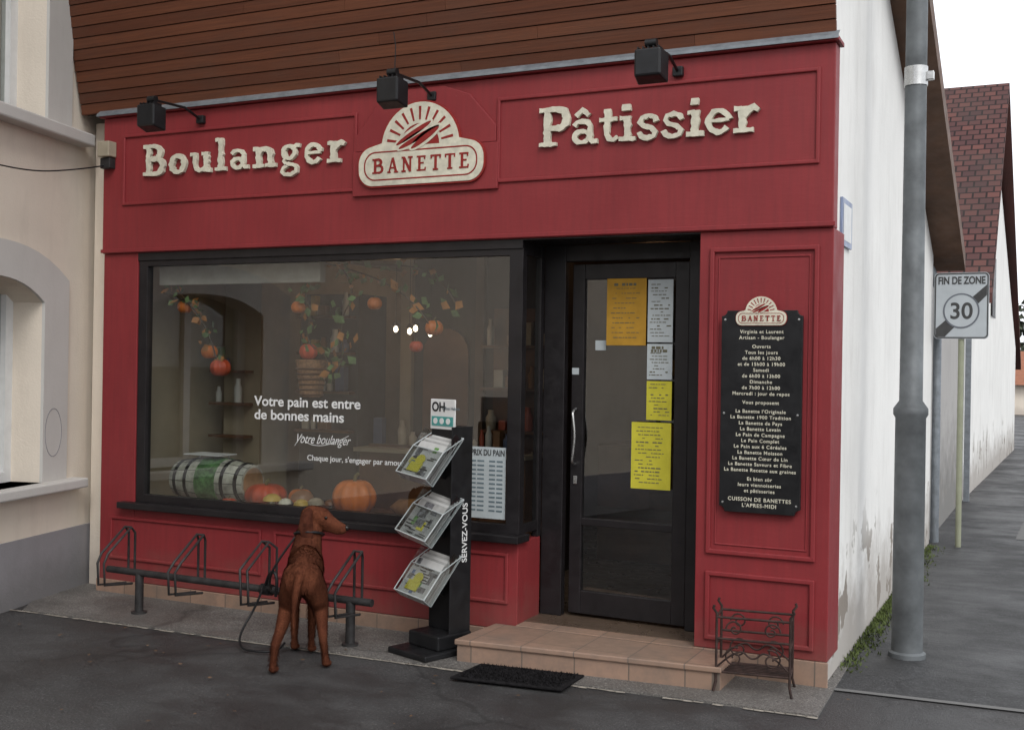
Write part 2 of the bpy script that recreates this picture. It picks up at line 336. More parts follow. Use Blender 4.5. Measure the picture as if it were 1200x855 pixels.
g=grp("street_name_plate");mesh("plate",[(.013,.30,2.36),(.013,.62,2.36),(.013,.62,2.62),(.013,.30,2.62),(.026,.30,2.36),(.026,.62,2.36),(.026,.62,2.62),(.026,.30,2.62)],[(4,5,6,7),(0,4,7,3),(0,1,5,4),(3,7,6,2)],simple("plate_blue",(.20,.24,.36),.4),g)
mesh("plate_field",[(.0275,.33,2.39),(.0275,.59,2.39),(.0275,.59,2.59),(.0275,.33,2.59)],[(0,1,2,3)],WHITE,g)
# interior
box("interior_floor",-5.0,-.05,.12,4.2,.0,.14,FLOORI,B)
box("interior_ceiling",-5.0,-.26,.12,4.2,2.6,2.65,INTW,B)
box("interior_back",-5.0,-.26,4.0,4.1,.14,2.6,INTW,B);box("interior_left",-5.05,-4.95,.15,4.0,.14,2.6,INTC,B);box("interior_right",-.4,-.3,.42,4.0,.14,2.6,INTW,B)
box("display_shelf",-4.76,-1.82,.10,.85,.56,.635,WOODI,B)
box("shelf_front",-4.76,-1.82,.80,.84,.14,.56,WOODI,B)
box("roller_blind",-4.68,-3.3,.14,.20,2.20,2.36,BLIND,B)
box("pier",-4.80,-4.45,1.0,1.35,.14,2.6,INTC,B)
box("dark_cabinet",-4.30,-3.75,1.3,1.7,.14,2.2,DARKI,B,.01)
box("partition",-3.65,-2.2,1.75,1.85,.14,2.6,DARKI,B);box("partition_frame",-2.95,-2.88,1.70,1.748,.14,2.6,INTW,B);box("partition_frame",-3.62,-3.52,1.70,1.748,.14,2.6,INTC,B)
prism("arched_panel",[(-3.42,1.0)]+[(-3.22+.2*math.cos(math.radians(180-q*20)),1.75+.2*math.sin(math.radians(q*20))) for q in range(10)]+[(-3.02,1.0)],1.72,1.748,WOODI,B)
box("partition_door",-2.80,-2.45,1.72,1.748,1.0,2.1,WOODI,B)
for zz in(.9,1.3,1.7,2.1):
    box("bread_shelf",-4.6,-3.1,3.6,4.0,zz,zz+.03,WOODI,B)
CR=simple("bread_crust",(.20,.09,.03),.7,.3,10)
for zz in(.93,1.33,1.73):
    x=-4.5
    while x<-3.2:
        l=random.uniform(.06,.10);lathe("loaf",[(.01,-.16),(l*.5,-.12),(l*.6,0),(l*.5,.12),(.01,.16)],CR,B,10,'y',(x,3.78,zz+l*.5));x+=l*2+random.uniform(.02,.1)
box("counter",-3.7,-2.3,1.25,1.6,.14,1.0,WOODI,B,.01);box("counter_top",-3.72,-2.28,1.2,1.62,1.0,1.03,INTC,B)
box("cabinet",-2.2,-1.0,2.4,3.0,.14,1.05,WOODI,B,.01);box("cabinet_rail",-2.2,-1.0,2.36,2.40,.5,.56,INTW,B);box("shelf_unit",-2.1,-.6,3.5,3.98,.14,2.3,DARKI,B,.01)
for i in range(3):box("cabinet_light_box",-1.9+i*.42,-1.6+i*.42,2.5,2.8,1.052,1.20,CR if i!=1 else INTC,B,.02)
SGd=grp("shop_goods")
GC_=[simple("goods_%d"%i,c,.5) for i,c in enumerate([(.35,.30,.22),(.30,.06,.03),(.10,.16,.07),(.40,.26,.06),(.06,.08,.14),(.45,.44,.40),(.18,.09,.04)])]
for (xa,xb,y,zs) in((-4.28,-3.78,1.27,(1.15,1.45,1.75,2.03)),(-3.68,-2.35,1.40,(1.053,)),(-2.86,-2.24,1.66,(1.18,1.5,1.82)),(-4.85,-4.50,.93,(1.1,1.35,1.6)),(-2.0,-.8,3.42,(.9,1.25,1.6,1.95))):
    for z in zs:
        box("shelf_board",xa,xb,y-.05,y+.05,z-.022,z-.002,WOODI,SGd);x=xa+.03
        while x<xb-.05:
            wd=random.uniform(.04,.09);h=random.uniform(.06,.2)
            if random.random()<.8:
                if random.random()<.5:lathe("jar",[(wd*.4,0),(wd*.45,h*.6),(wd*.25,h*.8),(wd*.25,h)],random.choice(GC_),SGd,12,'z',(x+wd/2,y,z))
                else:box("packet",x,x+wd,y-.035,y+.03,z,z+h,random.choice(GC_),SGd,.004)
            x+=wd+random.uniform(.005,.04)
for i,(x,y_,z) in enumerate([(-3.36,1.2,1.93),(-3.27,1.25,1.915),(-3.19,1.2,1.935),(-3.12,1.3,1.90)]):
    g=grp("pendant_lamp");lathe("bulb",[(.003,.020),(.014,.010),(.018,-.010),(.010,-.024),(.003,-.028)],emis("warm_bulb_%d"%i,(1,.84,.62),8),g,14,'z',(x,y_,z));lathe("shade",[(.006,.055),(.028,.026),(.030,.022)],DARKI,g,14,'z',(x,y_,z));tube("cord",[(x,y_,z+.055),(x,y_,2.6)],.002,DARKI,g)
for p,e in(((-3.26,1.05,1.86),3.0),((-3.9,3.2,2.35),6),((-1.6,2.0,2.4),2)):
    l=bpy.data.lights.new("interior_lamp","POINT");l.energy=e;l.color=(1,.60,.32);l.shadow_soft_size=.08;lo=bpy.data.objects.new("interior_lamp",l);COL.objects.link(lo);lo.location=p
# ------------------------------------------------------------------ sign lettering
def arc(cx,cy,rx,ry,a0,a1,n=14):
    return [(cx+rx*math.cos(math.radians(a0+(a1-a0)*i/n)),cy+ry*math.sin(math.radians(a0+(a1-a0)*i/n))) for i in range(n+1)]
T=.17;t_=.11
def sv(x,y0,y1):return ([(x,y0),(x,(y0+y1)/2),(x,y1)],T,T)
def sh(x0,x1,y):return ([(x0,y),(x1,y)],t_,t_)
GL={
'B':(.90,[sv(.22,.0,1),sh(.02,.30,.055),sh(.02,.30,.945),([(.2,.945),(.42,.945)]+arc(.44,.74,.22,.205,80,-80,10)+[(.2,.53)],t_,T*1.05),([(.2,.53),(.48,.53)]+arc(.50,.29,.25,.235,80,-80,10)+[(.2,.055)],t_,T*1.1)]),
'P':(.84,[sv(.22,.0,1),sh(.02,.46,.055),sh(.02,.30,.945),([(.2,.945),(.45,.945)]+arc(.48,.70,.24,.245,80,-80,10)+[(.2,.45)],t_,T*1.1)]),
'o':(.70,[(arc(.34,.31,.235,.26,0,360,22),T*1.05,t_)]),
'u':(.80,[([(.19,.62),(.19,.25),(.24,.1),(.36,.05),(.5,.1),(.6,.2)],T*.9,t_),sv(.60,.0,.62),sh(.02,.2,.575),sh(.44,.6,.575),sh(.6,.78,.045)]),
'l':(.44,[sv(.22,.0,1.02),sh(.02,.42,.055),sh(.03,.22,.97)]),
'a':(.72,[([(.10,.47),(.17,.56),(.30,.59),(.43,.56),(.50,.45),(.50,.12),(.56,.05),(.68,.06)],t_*1.15,t_*1.15),(arc(.29,.19,.185,.145,0,360,18),t_*1.2,t_)]),
'n':(.86,[sv(.22,.0,.62),sh(.02,.42,.05),sh(.03,.2,.575),([(.24,.42),(.34,.55),(.48,.58),(.60,.5),(.63,.38),(.63,.0)],t_*1.1,T),sh(.46,.82,.05)]),
'g':(.68,[(arc(.31,.40,.19,.185,0,360,18),T*.8,t_),([(.20,.24),(.13,.13),(.22,.05),(.45,.02),(.57,-.07),(.55,-.2),(.38,-.28),(.18,-.27),(.08,-.18),(.12,-.07),(.24,-.0)],t_,t_),([(.46,.53),(.55,.6),(.66,.58)],t_,t_)]),
'e':(.68,[(arc(.34,.31,.235,.26,8,325,20),t_*1.2,t_*1.2),([(.12,.33),(.57,.34)],t_*.8,t_*.8)]),
'r':(.64,[sv(.22,.0,.62),sh(.02,.46,.05),sh(.03,.2,.575),([(.24,.38),(.34,.52),(.47,.57),(.57,.50)],t_,T*1.1)]),
't':(.52,[([(.22,.84),(.22,.2),(.27,.08),(.38,.055),(.48,.12)],T,t_),sh(.03,.46,.575)]),
'i':(.44,[sv(.22,.0,.62),sh(.02,.42,.05),sh(.04,.2,.575),([(.20,.76),(.20,.92)],T*1.1,T*1.1)]),
's':(.62,[([(.50,.43),(.46,.54),(.32,.59),(.17,.55),(.12,.44),(.20,.35),(.38,.28),(.49,.18),(.44,.07),(.29,.03),(.14,.07),(.09,.19)],t_*1.15,t_*1.15)]),
'A':(.80,[([(.12,.0),(.38,1)],t_,t_),([(.38,1),(.66,.0)],T,T),sh(.2,.58,.33),sh(.0,.25,.045),sh(.5,.8,.045)]),
'N':(.86,[([(.18,.0),(.18,1)],t_,t_),([(.18,.97),(.66,.03)],T,T),([(.66,.0),(.66,1)],t_,t_),sh(.03,.33,.045),sh(.03,.2,.955),sh(.5,.82,.955)]),
'E':(.78,[sv(.22,.0,1),sh(.03,.66,.05),sh(.03,.62,.95),sh(.25,.54,.52),([(.63,.0),(.66,.24)],t_*.8,t_*.8),([(.60,.76),(.62,1)],t_*.8,t_*.8)]),
'T':(.78,[sv(.38,.0,1),sh(.04,.72,.95),([(.07,.76),(.06,1)],t_*.8,t_*.8),([(.70,.76),(.71,1)],t_*.8,t_*.8),sh(.2,.56,.045)]),
}
GL['â']=(GL['a'][0],GL['a'][1]+[([(.14,.72),(.30,.88),(.46,.72)],t_,t_)])
lay=[0]
def ribbon(V,Fc,pts,w0,w1,fx,depth,y,jit):
    n=len(pts);closed=(abs(pts[0][0]-pts[-1][0])<1e-4 and abs(pts[0][1]-pts[-1][1])<1e-4)
    if closed:pts=pts[:-1];n-=1
    P=[]
    rng=range(n if closed else n-1)
    for i in rng:
        a=pts[i];b=pts[(i+1)%n];d=math.hypot(b[0]-a[0],b[1]-a[1]);m=max(1,int(d/.07))
        for j in range(m):P.append((a[0]+(b[0]-a[0])*j/m,a[1]+(b[1]-a[1])*j/m))
    if not closed:P.append(pts[-1])
    n=len(P);L=[];Rr=[]
    for i in range(n):
        a=P[(i-1)%n] if closed else P[max(0,i-1)];b=P[(i+1)%n] if closed else P[min(n-1,i+1)]
        dx,dy=b[0]-a[0],b[1]-a[1];q=math.hypot(dx,dy) or 1;nx,ny=-dy/q,dx/q
        if closed:w=w1+(w0-w1)*abs(nx)
        else:
            w=w0+(w1-w0)*math.sin(math.pi*min(1,max(0,i/(n-1)))) if w1>w0 else w0+(w1-w0)*(i/(n-1))
            w=max(w,t_*.7)
        j1=1+random.uniform(-jit,jit);j2=1+random.uniform(-jit,jit)
        L.append((P[i][0]+nx*w/2*j1,P[i][1]+ny*w/2*j1));Rr.append((P[i][0]-nx*w/2*j2,P[i][1]-ny*w/2*j2))
    base=len(V);lay[0]=(lay[0]+1)%12;yf=y-depth-.00035*lay[0]
    for yy in(yf,y):
        for q in L+Rr:
            X,Zz=fx(q);V.append((X,yy,Zz))
    m=2*n
    for i in range(n if closed else n-1):
        j=(i+1)%n
        Fc+=[(base+i,base+j,base+n+j,base+n+i),(base+i,base+m+i,base+m+j,base+j),(base+n+i,base+n+j,base+m+n+j,base+m+n+i)]
    if not closed:
        Fc+=[(base,base+n,base+m+n,base+m),(base+n-1,base+m+n-1,base+m+2*n-1,base+2*n-1)]
def word(name,s,x0,x1,zb,h,y,depth,mat,par,jit=.12,xs=1.1,shadow=None):
    V=[];Fc=[];tot=sum(GL[c][0] for c in s)*h*xs;gap=((x1-x0)-tot)/(len(s)-1);x=x0
    for c in s:
        ad,st=GL[c]
        for pts,a,b in st:
            ribbon(V,Fc,pts,a,b,lambda q,x=x:(x+q[0]*h*xs,zb+q[1]*h),depth,y,jit)
        x+=ad*h*xs+gap
    return mesh(name,V,Fc,mat,par)
SG=grp("shop_name_sign")
word("boulanger_lettering","Boulanger",-4.70,-3.00,2.95,.215,-.002,.022,CREAM,SG,.28)
word("patissier_lettering","Pâtissier",-1.66,-.35,2.945,.225,-.002,.022,CREAM,SG,.28)
# ------------------------------------------------------------------ oval logo
def rrect(x0,x1,z0,z1,r,n=8):
    p=[]
    for cx,cz,a in((x1-r,z0+r,-90),(x1-r,z1-r,0),(x0+r,z1-r,90),(x0+r,z0+r,180)):
        p+=arc(cx,cz,r,r,a,a+90,n)
    return p
def logo_outline(cx,z0,w,h,rs,exp=0):
    r=h*.42+exp;x1=cx+w/2+exp;x0=cx-w/2-exp;zz0=z0-exp;z1=z0+h+exp
    R_=rs+exp;czs=z0+h*.92;p=[]
    p+=arc(x1-r,zz0+r,r,r,-90,0,8)+arc(x1-r,z1-r,r,r,0,78,8)
    p+=arc(cx,czs,R_,R_,8,172,22)
    p+=arc(x0+r,z1-r,r,r,102,180,8)+arc(x0+r,zz0+r,r,r,180,270,8)
    return p
def logo(par,cx,z0,w,h,rs,y,d):
    prism("logo_red_edge",logo_outline(cx,z0,w,h,rs,w*.012),y-d,y,REDLOGO,par)
    prism("logo_board",logo_outline(cx,z0,w,h,rs,0),y-d-.004,y-d+.001,CREAM,par)
    yy=y-d-.004
    o=rrect(cx-w*.455,cx+w*.455,z0+h*.13,z0+h*.87,h*.33);i=rrect(cx-w*.455+h*.035,cx+w*.455-h*.035,z0+h*.165,z0+h*.835,h*.3)
    ring("logo_border",o,i,yy-.0015,yy-.0002,REDLOGO,par)
    word("logo_text","BANETTE",cx-w*.385,cx+w*.40,z0+h*.31,h*.38,yy,.0015,REDLOGO,par,.02,1.05)
    cz=z0+h*.97
    prism("sun_disc",arc(cx,cz,rs*.50,rs*.48,0,180,18),yy-.0012,yy-.0002,REDLOGO,par)
    for a in range(10,180,16):
        ca,sa=math.cos(math.radians(a)),math.sin(math.radians(a));nx,nz=-sa,ca;q=rs*.032
        prism("sun_ray",[(cx+ca*rs*.56-nx*q*.7,cz+sa*rs*.56-nz*q*.7),(cx+ca*rs*.86-nx*q,cz+sa*rs*.86-nz*q),(cx+ca*rs*.86+nx*q,cz+sa*rs*.86+nz*q),(cx+ca*rs*.56+nx*q*.7,cz+sa*rs*.56+nz*q*.7)],yy-.0012,yy-.0002,REDLOGO,par)
    for k_,(ox,oz,a,l) in enumerate([(-.16,.22,34,.60),(-.02,.14,29,.66),(.14,.12,38,.5)]):
        for s_,e_,m_ in((1.0,.0016,CREAM),(.80,.0026,REDLOGO)):
            pts=[]
            for q in range(20):
                b=2*math.pi*q/20;ex=l*rs*math.cos(b)*(1 if s_==1 else .9);ez=rs*.13*math.sin(b)*(1 if s_==1 else .5)
                A=math.radians(a);pts.append((cx+ox*rs+ex*math.cos(A)-ez*math.sin(A),cz+oz*rs*1.2+ex*math.sin(A)*.8+ez*math.cos(A)))
            prism("loaf_mark",pts,yy-e_-.001*k_,yy-.0002,m_,par)
LG=grp("bakery_logo_sign")
box("back_panel",-2.95,-1.925,-.022,-.0005,2.72,3.00,RED,LG,.004)
prism("back_panel_dome",[(-2.93,3.001),(-1.94,3.001),(-1.94,3.10),(-2.12,3.30),(-2.30,3.365),(-2.60,3.365),(-2.76,3.30),(-2.93,3.10)],-.021,-.0005,RED,LG,.004)
logo(LG,-2.45,2.775,.88,.245,.275,-.022,.018)
# ------------------------------------------------------------------ menu board
MB=grp("opening_hours_board")
x0,x1,z0_,z1_=-.55,-.115,.90,1.985;c=.03;p=[]
for cx,cz,a in((x1,z0_,180),(x1,z1_,270),(x0,z1_,0),(x0,z0_,90)):
    p+=[(cx+c*math.cos(math.radians(a-90*q/5)),cz+c*math.sin(math.radians(a-90*q/5))) for q in range(6)]
prism("board",p,-.022,.001,BLACK,MB,.002)
logo(MB,-.335,1.905,.27,.075,.085,-.022,.006)
lines="Virginia et Laurent|Artisan - Boulanger||Ouverts|Tous les jours|de 6h00 à 12h30|et de 15h00 à 19h00|Samedi|de 6h00 à 13h00|Dimanche|de 7h00 à 12h00|Mercredi : jour de repos||Vous proposent||La Banette l'Originale|La Banette 1900 Tradition|La Banette de Pays|La Banette Levain|Le Pain de Campagne|Le Pain Complet|Le Pain aux 6 Céréales|La Banette Moisson|La Banette Cœur de Lin|La Banette Saveurs et Fibre|La Banette Recette aux graines||Et bien sûr|leurs viennoiseries|et pâtisseries||CUISSON DE BANETTES|L'APRES-MIDI".split("|")
zz=1.862
for l in lines:
    if not l:zz-=.016;continue
    cp=l.isupper();text("line",l,.026 if not cp else .028,(-.332,-.0232,zz),CREAM,MB,'CENTER',off=.0004,sp=1.16);zz-=.0315
for a in(x0+.02,x1-.02):
    for b in(z0_+.05,z1_-.05):lathe("screw",[(.001,-.004),(.006,-.003),(.007,0)],STEEL,MB,10,'y',(a,-.0225,b))
    lathe("screw",[(.001,-.004),(.006,-.003),(.007,0)],STEEL,MB,10,'y',(a,-.0225,1.43))
# ------------------------------------------------------------------ window lettering + price list
WT=grp("window_lettering")
text("slogan","Votre pain est entre",.092,(-3.755,.054,1.375),WHITE,WT,off=.0018,width=.845)
text("slogan","de bonnes mains",.092,(-3.755,.054,1.285),WHITE,WT,off=.0018,width=.715)
text("signature","Votre boulanger",.085,(-3.42,.054,1.14),WHITE,WT,shear=.5,width=.42)
text("tagline","Chaque jour, s'engager par amour du",.05,(-3.32,.054,1.03),WHITE,WT,off=.0006,width=.80)
tube("signature_flourish",[(-3.42,.055,1.12),(-3.36,.055,1.21),(-3.33,.055,1.13),(-3.15,.055,1.125),(-3.0,.055,1.20)],.002,WHITE,WT,smooth=True)
PL=grp("price_list")
box("sheet",-2.12,-1.875,.052,.055,.745,1.175,PAPER,PL)
text("title","PRIX DU PAIN",.05,(-2.11,.050,1.125),INK,PL,off=.001,width=.225)
GRY=simple("print_grey",(.12,.16,.18),.7)
for i in range(12):
    z=1.095-i*.027
    for xa,xb in((-2.105,-2.075),(-2.065,-2.02),(-1.985,-1.945),(-1.935,-1.895)):box("row",xa,xb,.0505,.0519,z-.010,z,GRY,PL)
# ------------------------------------------------------------------ spotlights
for i,mxp in enumerate((-4.19,-2.38,-.82)):
    g=grp("sign_spotlight");g.location=(mxp,0,-.0)
    box("mount",-.03,.03,-.035,-.0005,3.28,3.335,BLACK,g,.006)
    tube("arm",[(0,-.03,3.31),(0,-.18,3.355),(0,-.46,3.345)],.009,BLACK,g)
    lathe("knuckle",[(.001,-.03),(.022,-.03),(.022,.03),(.001,.03)],BLACK,g,16,'x',(0,-.48,3.345))
    v=[];
    for (yy,hw,zz0,zz1) in((-.545,.070,3.165,3.305),(-.44,.085,3.140,3.29)):
        v+=[(-hw,yy,zz0),(hw,yy,zz0),(hw,yy,zz1),(-hw,yy,zz1)]
    bev(mesh("housing",v,[(0,1,2,3),(7,6,5,4),(0,4,5,1),(1,5,6,2),(2,6,7,3),(3,7,4,0)],BLACK,g),.01,2)
    for q in range(5):box("fin",-.06+q*.028,-.055+q*.028,-.53,-.455,3.295,3.318,BLACK,g)
    mesh("lens",[(-.07,-.439,3.155),(.07,-.439,3.155),(.07,-.439,3.275),(-.07,-.439,3.275)],[(0,1,2,3)],GLASSD,g)
    if i==1:tube("stray_wire",[(0,-.46,3.35),(.004,-.46,3.50),(-.004,-.47,3.58)],.003,BLACK,g)
# ------------------------------------------------------------------ alarm box and cable
g=grp("junction_box");box("upper",-5.075,-4.965,-.08,-.0005,3.10,3.21,simple("aged_plastic",(.36,.31,.23),.5),g,.008);box("lower",-5.065,-4.975,-.06,-.0005,3.02,3.095,DGREY,g,.006)
tube("telephone_cable",[(-5.03,-.05,3.04),(-5.03,-.3,2.97),(-4.95,-.8,2.87),(-4.72,-1.6,2.86),(-4.4,-2.6,3.0)],.005,BLACK,g,smooth=True)
# ------------------------------------------------------------------ step and mat
ST=grp("door_step")
def slab(nm,pts,z0,z1,m,b=.008):
    n=len(pts);v=[(p[0],p[1],z0) for p in pts]+[(p[0],p[1],z1) for p in pts]
    return bev(mesh(nm,v,[tuple(range(n)),tuple(range(n,2*n))]+[(i,(i+1)%n,n+(i+1)%n,n+i) for i in range(n)],m,ST),b)
slab("tread",[(-1.925,-.47),(-.44,-.335),(-.44,-.002),(-1.90,-.002)],.105,.135,TILE,.006)
slab("riser",[(-1.915,-.455),(-.45,-.32),(-.45,-.003),(-1.89,-.003)],0,.104,TILE,.003)
slab("threshold",[(-1.768,-.001),(-.692,-.001),(-.692,.42),(-1.768,.42)],0,.137,TILE,.002)
MT=grp("doormat");RUB=simple("rubber_mat",(.014,.013,.014),.9,.4,40,bump=.6,spec=.1)
mt=[(-1.77,-.80),(-1.16,-.73),(-1.16,-.42),(-1.75,-.48)]
n=4;v=[(p[0],p[1],.013) for p in mt]+[(p[0],p[1],.026) for p in mt]
bev(mesh("mat_base",v,[(0,1,2,3),(4,5,6,7)]+[(i,(i+1)%n,n+(i+1)%n,n+i) for i in range(n)],RUB,MT),.004)
def mtp(a,b):
    p=(mt[0][0]*(1-a)+mt[1][0]*a,mt[0][1]*(1-a)+mt[1][1]*a);q=(mt[3][0]*(1-a)+mt[2][0]*a,mt[3][1]*(1-a)+mt[2][1]*a);return (p[0]*(1-b)+q[0]*b,p[1]*(1-b)+q[1]*b)
tv=[];tf=[]
for i in range(2600):
    x,y=mtp(random.uniform(.03,.97),random.uniform(.05,.95));a=random.uniform(0,6.28);n=len(tv);tv+=[(x-.004*math.cos(a),y-.004*math.sin(a),.025),(x+.004*math.cos(a),y+.004*math.sin(a),.025),(x+random.uniform(-.006,.006),y+random.uniform(-.006,.006),random.uniform(.032,.042))];tf.append((n,n+1,n+2))
mesh("mat_pile",tv,tf,RUB,MT)
# ------------------------------------------------------------------ bike rack
BR=grp("bike_rack")
def Y(x):return -.41-.024*(x+4.3)
tube("rail",[(-4.58,Y(-4.58),.275),(-2.48,Y(-2.48),.275)],.023,DGREY,BR)
for x in(-4.30,-2.63):
    tube("leg",[(x,Y(x),.005),(x,Y(x),.27)],.028,DGREY,BR);lathe("foot",[(.05,0),(.05,.012),(.03,.014)],DGREY,BR,16,'z',(x,Y(x),.012))
for x in(-4.42,-3.82,-3.25,-2.62):
    y=Y(x);j=random.uniform(-.03,.03)
    for dx in(0,.055):
        tube("wheel_loop",[(x+dx,y+.02,.25),(x+dx,y+.02,.53),(x+dx+j,y-.02,.57),(x+dx-.02+j,y-.20,.42),(x+dx-.02,y-.23,.36),(x+dx-.02,y-.22,.22),(x+dx,y,.20)],.008,DGREY,BR)
    tube("loop_tie",[(x+j,y-.02,.57),(x+j+.055,y-.02,.57)],.007,DGREY,BR)
# ------------------------------------------------------------------ newspaper stand
NS=grp("newspaper_stand",(-2.12,-.33,.012),math.radians(-19.45))
box("base",-.17,.16,-.22,.17,0,.035,BLACK,NS,.008);box("base_riser",-.13,.13,-.10,.16,.035,.12,BLACK,NS,.01)
box("spine",-.115,.115,.04,.15,.12,1.30,BLACK,NS,.004)
box("side_panel",.116,.124,-.01,.15,.10,1.30,BLACK,NS,.002)
text("side_text","SERVEZ-VOUS",.055,(.1255,.115,.52),WHITE,NS,rot=(math.pi/2,-math.pi/2,math.pi/2),off=.0008)
box("header_card",-.115,.10,.03,.038,1.28,1.455,WHITE,NS,.004)
text("header_text","OH",.075,(-.10,.028,1.385),BLACK,NS,off=.002);text("header_text","Offres Habitat",.026,(-.01,.028,1.395),GRY,NS)
TEAL=simple("teal_print",(.07,.30,.28),.6);box("header_band",-.10,.085,.027,.0295,1.30,1.355,TEAL,NS)
for q in range(3):lathe("header_dot",[(.001,-.002),(.018,-.002),(.018,0)],WHITE,NS,14,'y',(-.065+q*.055,.0265,1.328))
ACR=glass("clear_acrylic",.09,(.86,.88,.88),.08);ACE=simple("acrylic_edge",(.40,.43,.43),.25,.05)
MCOL=[simple("print_yellow",(.50,.45,.04),.5),simple("print_grey_photo",(.15,.15,.16),.5,.6,30),simple("print_red",(.35,.04,.03),.5),simple("print_blue",(.06,.12,.25),.5),simple("print_green",(.10,.22,.06),.5),simple("print_black",(.03,.03,.03),.5)]
MPAP=simple("magazine_paper",(.46,.46,.45),.4,.1,14)
MPAP2=simple("newsprint",(.32,.32,.31),.6,.15,20)
for i,zb in enumerate((1.04,.70,.365)):
    t=grp("tray");t.parent=NS;t.location=(-.012,-.20,zb-.012);t.rotation_euler=(math.radians(-38),math.radians(6 if i!=1 else 9),0)
    W=.132;H=.335
    box("back",-W,W,.073,.076,0,H,ACE,t);box("front",-W,W,-.003,0,0,H*.55,ACR,t);box("side_l",-W-.003,-W,0,.07,0,H*.95,ACR,t);box("side_r",W,W+.003,0,.07,0,H*.95,ACR,t);box("floor",-W,W,0,.07,-.003,0,ACE,t)
    for zz_ in(H,):tube("rim",[(-W,.07,zz_),(W,.07,zz_)],.0035,ACE,t)
    tube("rim",[(-W,.0,H*.55),(W,.0,H*.55)],.0035,ACE,t);tube("rim",[(-W,0,0),(-W,0,H*.55),(-W,.07,H)],.0035,ACE,t);tube("rim",[(W,0,0),(W,0,H*.55),(W,.07,H)],.0035,ACE,t);tube("rim",[(-W,0,0),(W,0,0)],.004,ACE,t)
    for q in range(5):
        dx=random.uniform(-.008,.008)
        box("magazine",-W+.016+dx,W-.016+dx,.014+q*.011,.020+q*.011,.004,H*(.70+.055*q),(MPAP,MPAP2)[(q+i)%2],t,.001)
    fy=.0125;hh=H*.70
    for q in range(20):
        a=random.uniform(-W+.02,W-.07);b=random.uniform(.01,hh-.05);ww=random.uniform(.02,.08);wh=random.uniform(.012,.06)
        m=MCOL[[1,1,5,0,1,4,1,3][(q+i*3)%8]] if q<10 else MCOL[5]
        if q>=10:wh=.005;ww=.05
        box("cover_print",a,min(a+ww,W-.02),fy-.0003*q,.0139,b,min(b+wh,hh-.004),m,t)
    if i!=1:
        box("cover_print_yellow",-W+.06,W-.11,fy-.0075,.0139,.03,.09,MCOL[0],t);lathe("cover_print_yellow",[(.001,-.006),(.035,-.006),(.035,0)],MCOL[0],t,9,'y',(-.01,.008,.11))
    box("bracket",-.03,.03,.078,.29,.12,.16,BLACK,t)
# ------------------------------------------------------------------ plant stand
PS=grp("iron_plant_stand",(-.30,-.20,.012),math.radians(8))
hw=.185
for sx_ in(-1,1):
    for yy in(-.10,.10):
        tube("leg",[(sx_*(hw+.012),yy*1.15,0),(sx_*hw,yy,.05),(sx_*hw,yy,.40),(sx_*(hw+.018),yy,.425),(sx_*(hw+.012),yy,.44)],.007,RUST,PS)
    tube("side_rail",[(sx_*hw,-.1,.38),(sx_*hw,.1,.38)],.006,RUST,PS);tube("side_rail",[(sx_*hw,-.1,.10),(sx_*hw,.1,.10)],.006,RUST,PS);tube("side_rail",[(sx_*hw,-.1,.24),(sx_*hw,.1,.24)],.005,RUST,PS)
for yy in(-.1,.1):
    for z in(.38,.27,.10):tube("rail",[(-hw,yy,z),(hw,yy,z)],.0065,RUST,PS)
    for q in(-.5,.5):
        def spiral(cx,cz,r,sg,st=0):
            return [(cx+sg*r*(1-i/22)*math.cos(st+i*.45),yy-.004,cz+r*(1-i/22)*math.sin(st+i*.45)) for i in range(20)]
        tube("scroll",spiral(q*hw,.325,.045,1 if q>0 else -1),.0045,RUST,PS);tube("scroll",spiral(q*hw,.18,.055,-1 if q>0 else 1,1.2),.0045,RUST,PS)
    tube("curl",[(-hw,yy,.12),(-.07,yy,.24),(0,yy,.16),(.07,yy,.24),(hw,yy,.12)],.005,RUST,PS,smooth=True)
for i in range(7):
    y=-.09+i*.03;tube("shelf_slat",[(-hw,y,.10),(hw,y,.10)],.0045,RUST,PS)
# ------------------------------------------------------------------ lamp post and sign
LP=grp("street_lamp_post",(.325,.94,0))
lathe("pole",[(.105,0),(.105,.03),(.088,.04),(.086,1.40),(.098,1.42),(.098,1.455),(.066,1.50),(.061,3.3),(.058,5.2),(.05,8)],GALV,LP,32)
lathe("clamp",[(.066,0),(.066,.11)],STEEL,LP,24,'z',(0,0,3.34));box("clamp_lug",.06,.10,-.02,.02,3.37,3.42,STEEL,LP,.004)
tube("lamp_arm",[(0,0,7.9),(.3,-.1,8.3),(1.2,-.3,8.5)],.03,GALV,LP,smooth=True);box("lantern",1.1,1.7,-.45,-.2,8.42,8.55,GALV,LP,.04)
TS=grp("traffic_sign",(.262,5.55,0),math.radians(-3))
TS.scale=(.96,.96,.985)
PG=simple("post_grey_green",(.26,.27,.19),.6,.1,6)
tube("post",[(0,.03,0),(0,.03,2.62)],.028,PG,TS)
SG2=simple("sign_white",(.40,.43,.45),.4,.05,5)
prism("panel",rrect(-.255,.255,2.02,2.66,.04),-.01,.0,SG2,TS)
ring("border",rrect(-.25,.25,2.025,2.655,.038),rrect(-.238,.238,2.037,2.643,.03),-.0125,-.0105,INK,TS)
text("words","FIN DE ZONE",.10,(0,-.0125,2.55),INK,TS,'CENTER',off=.003,width=.42)
prism("bar",[(-.235,2.04),(-.15,2.04),(.235,2.44),(.235,2.54),(-.235,2.12)],-.0118,-.0105,INK,TS)
prism("disc",arc(0,2.29,.17,.17,0,350,36),-.0135,-.012,SG2,TS);ring("disc_ring",arc(0,2.29,.17,.17,0,350,35),arc(0,2.29,.155,.155,0,350,35),-.0148,-.0137,simple("ring_grey",(.12,.13,.15),.5),TS)
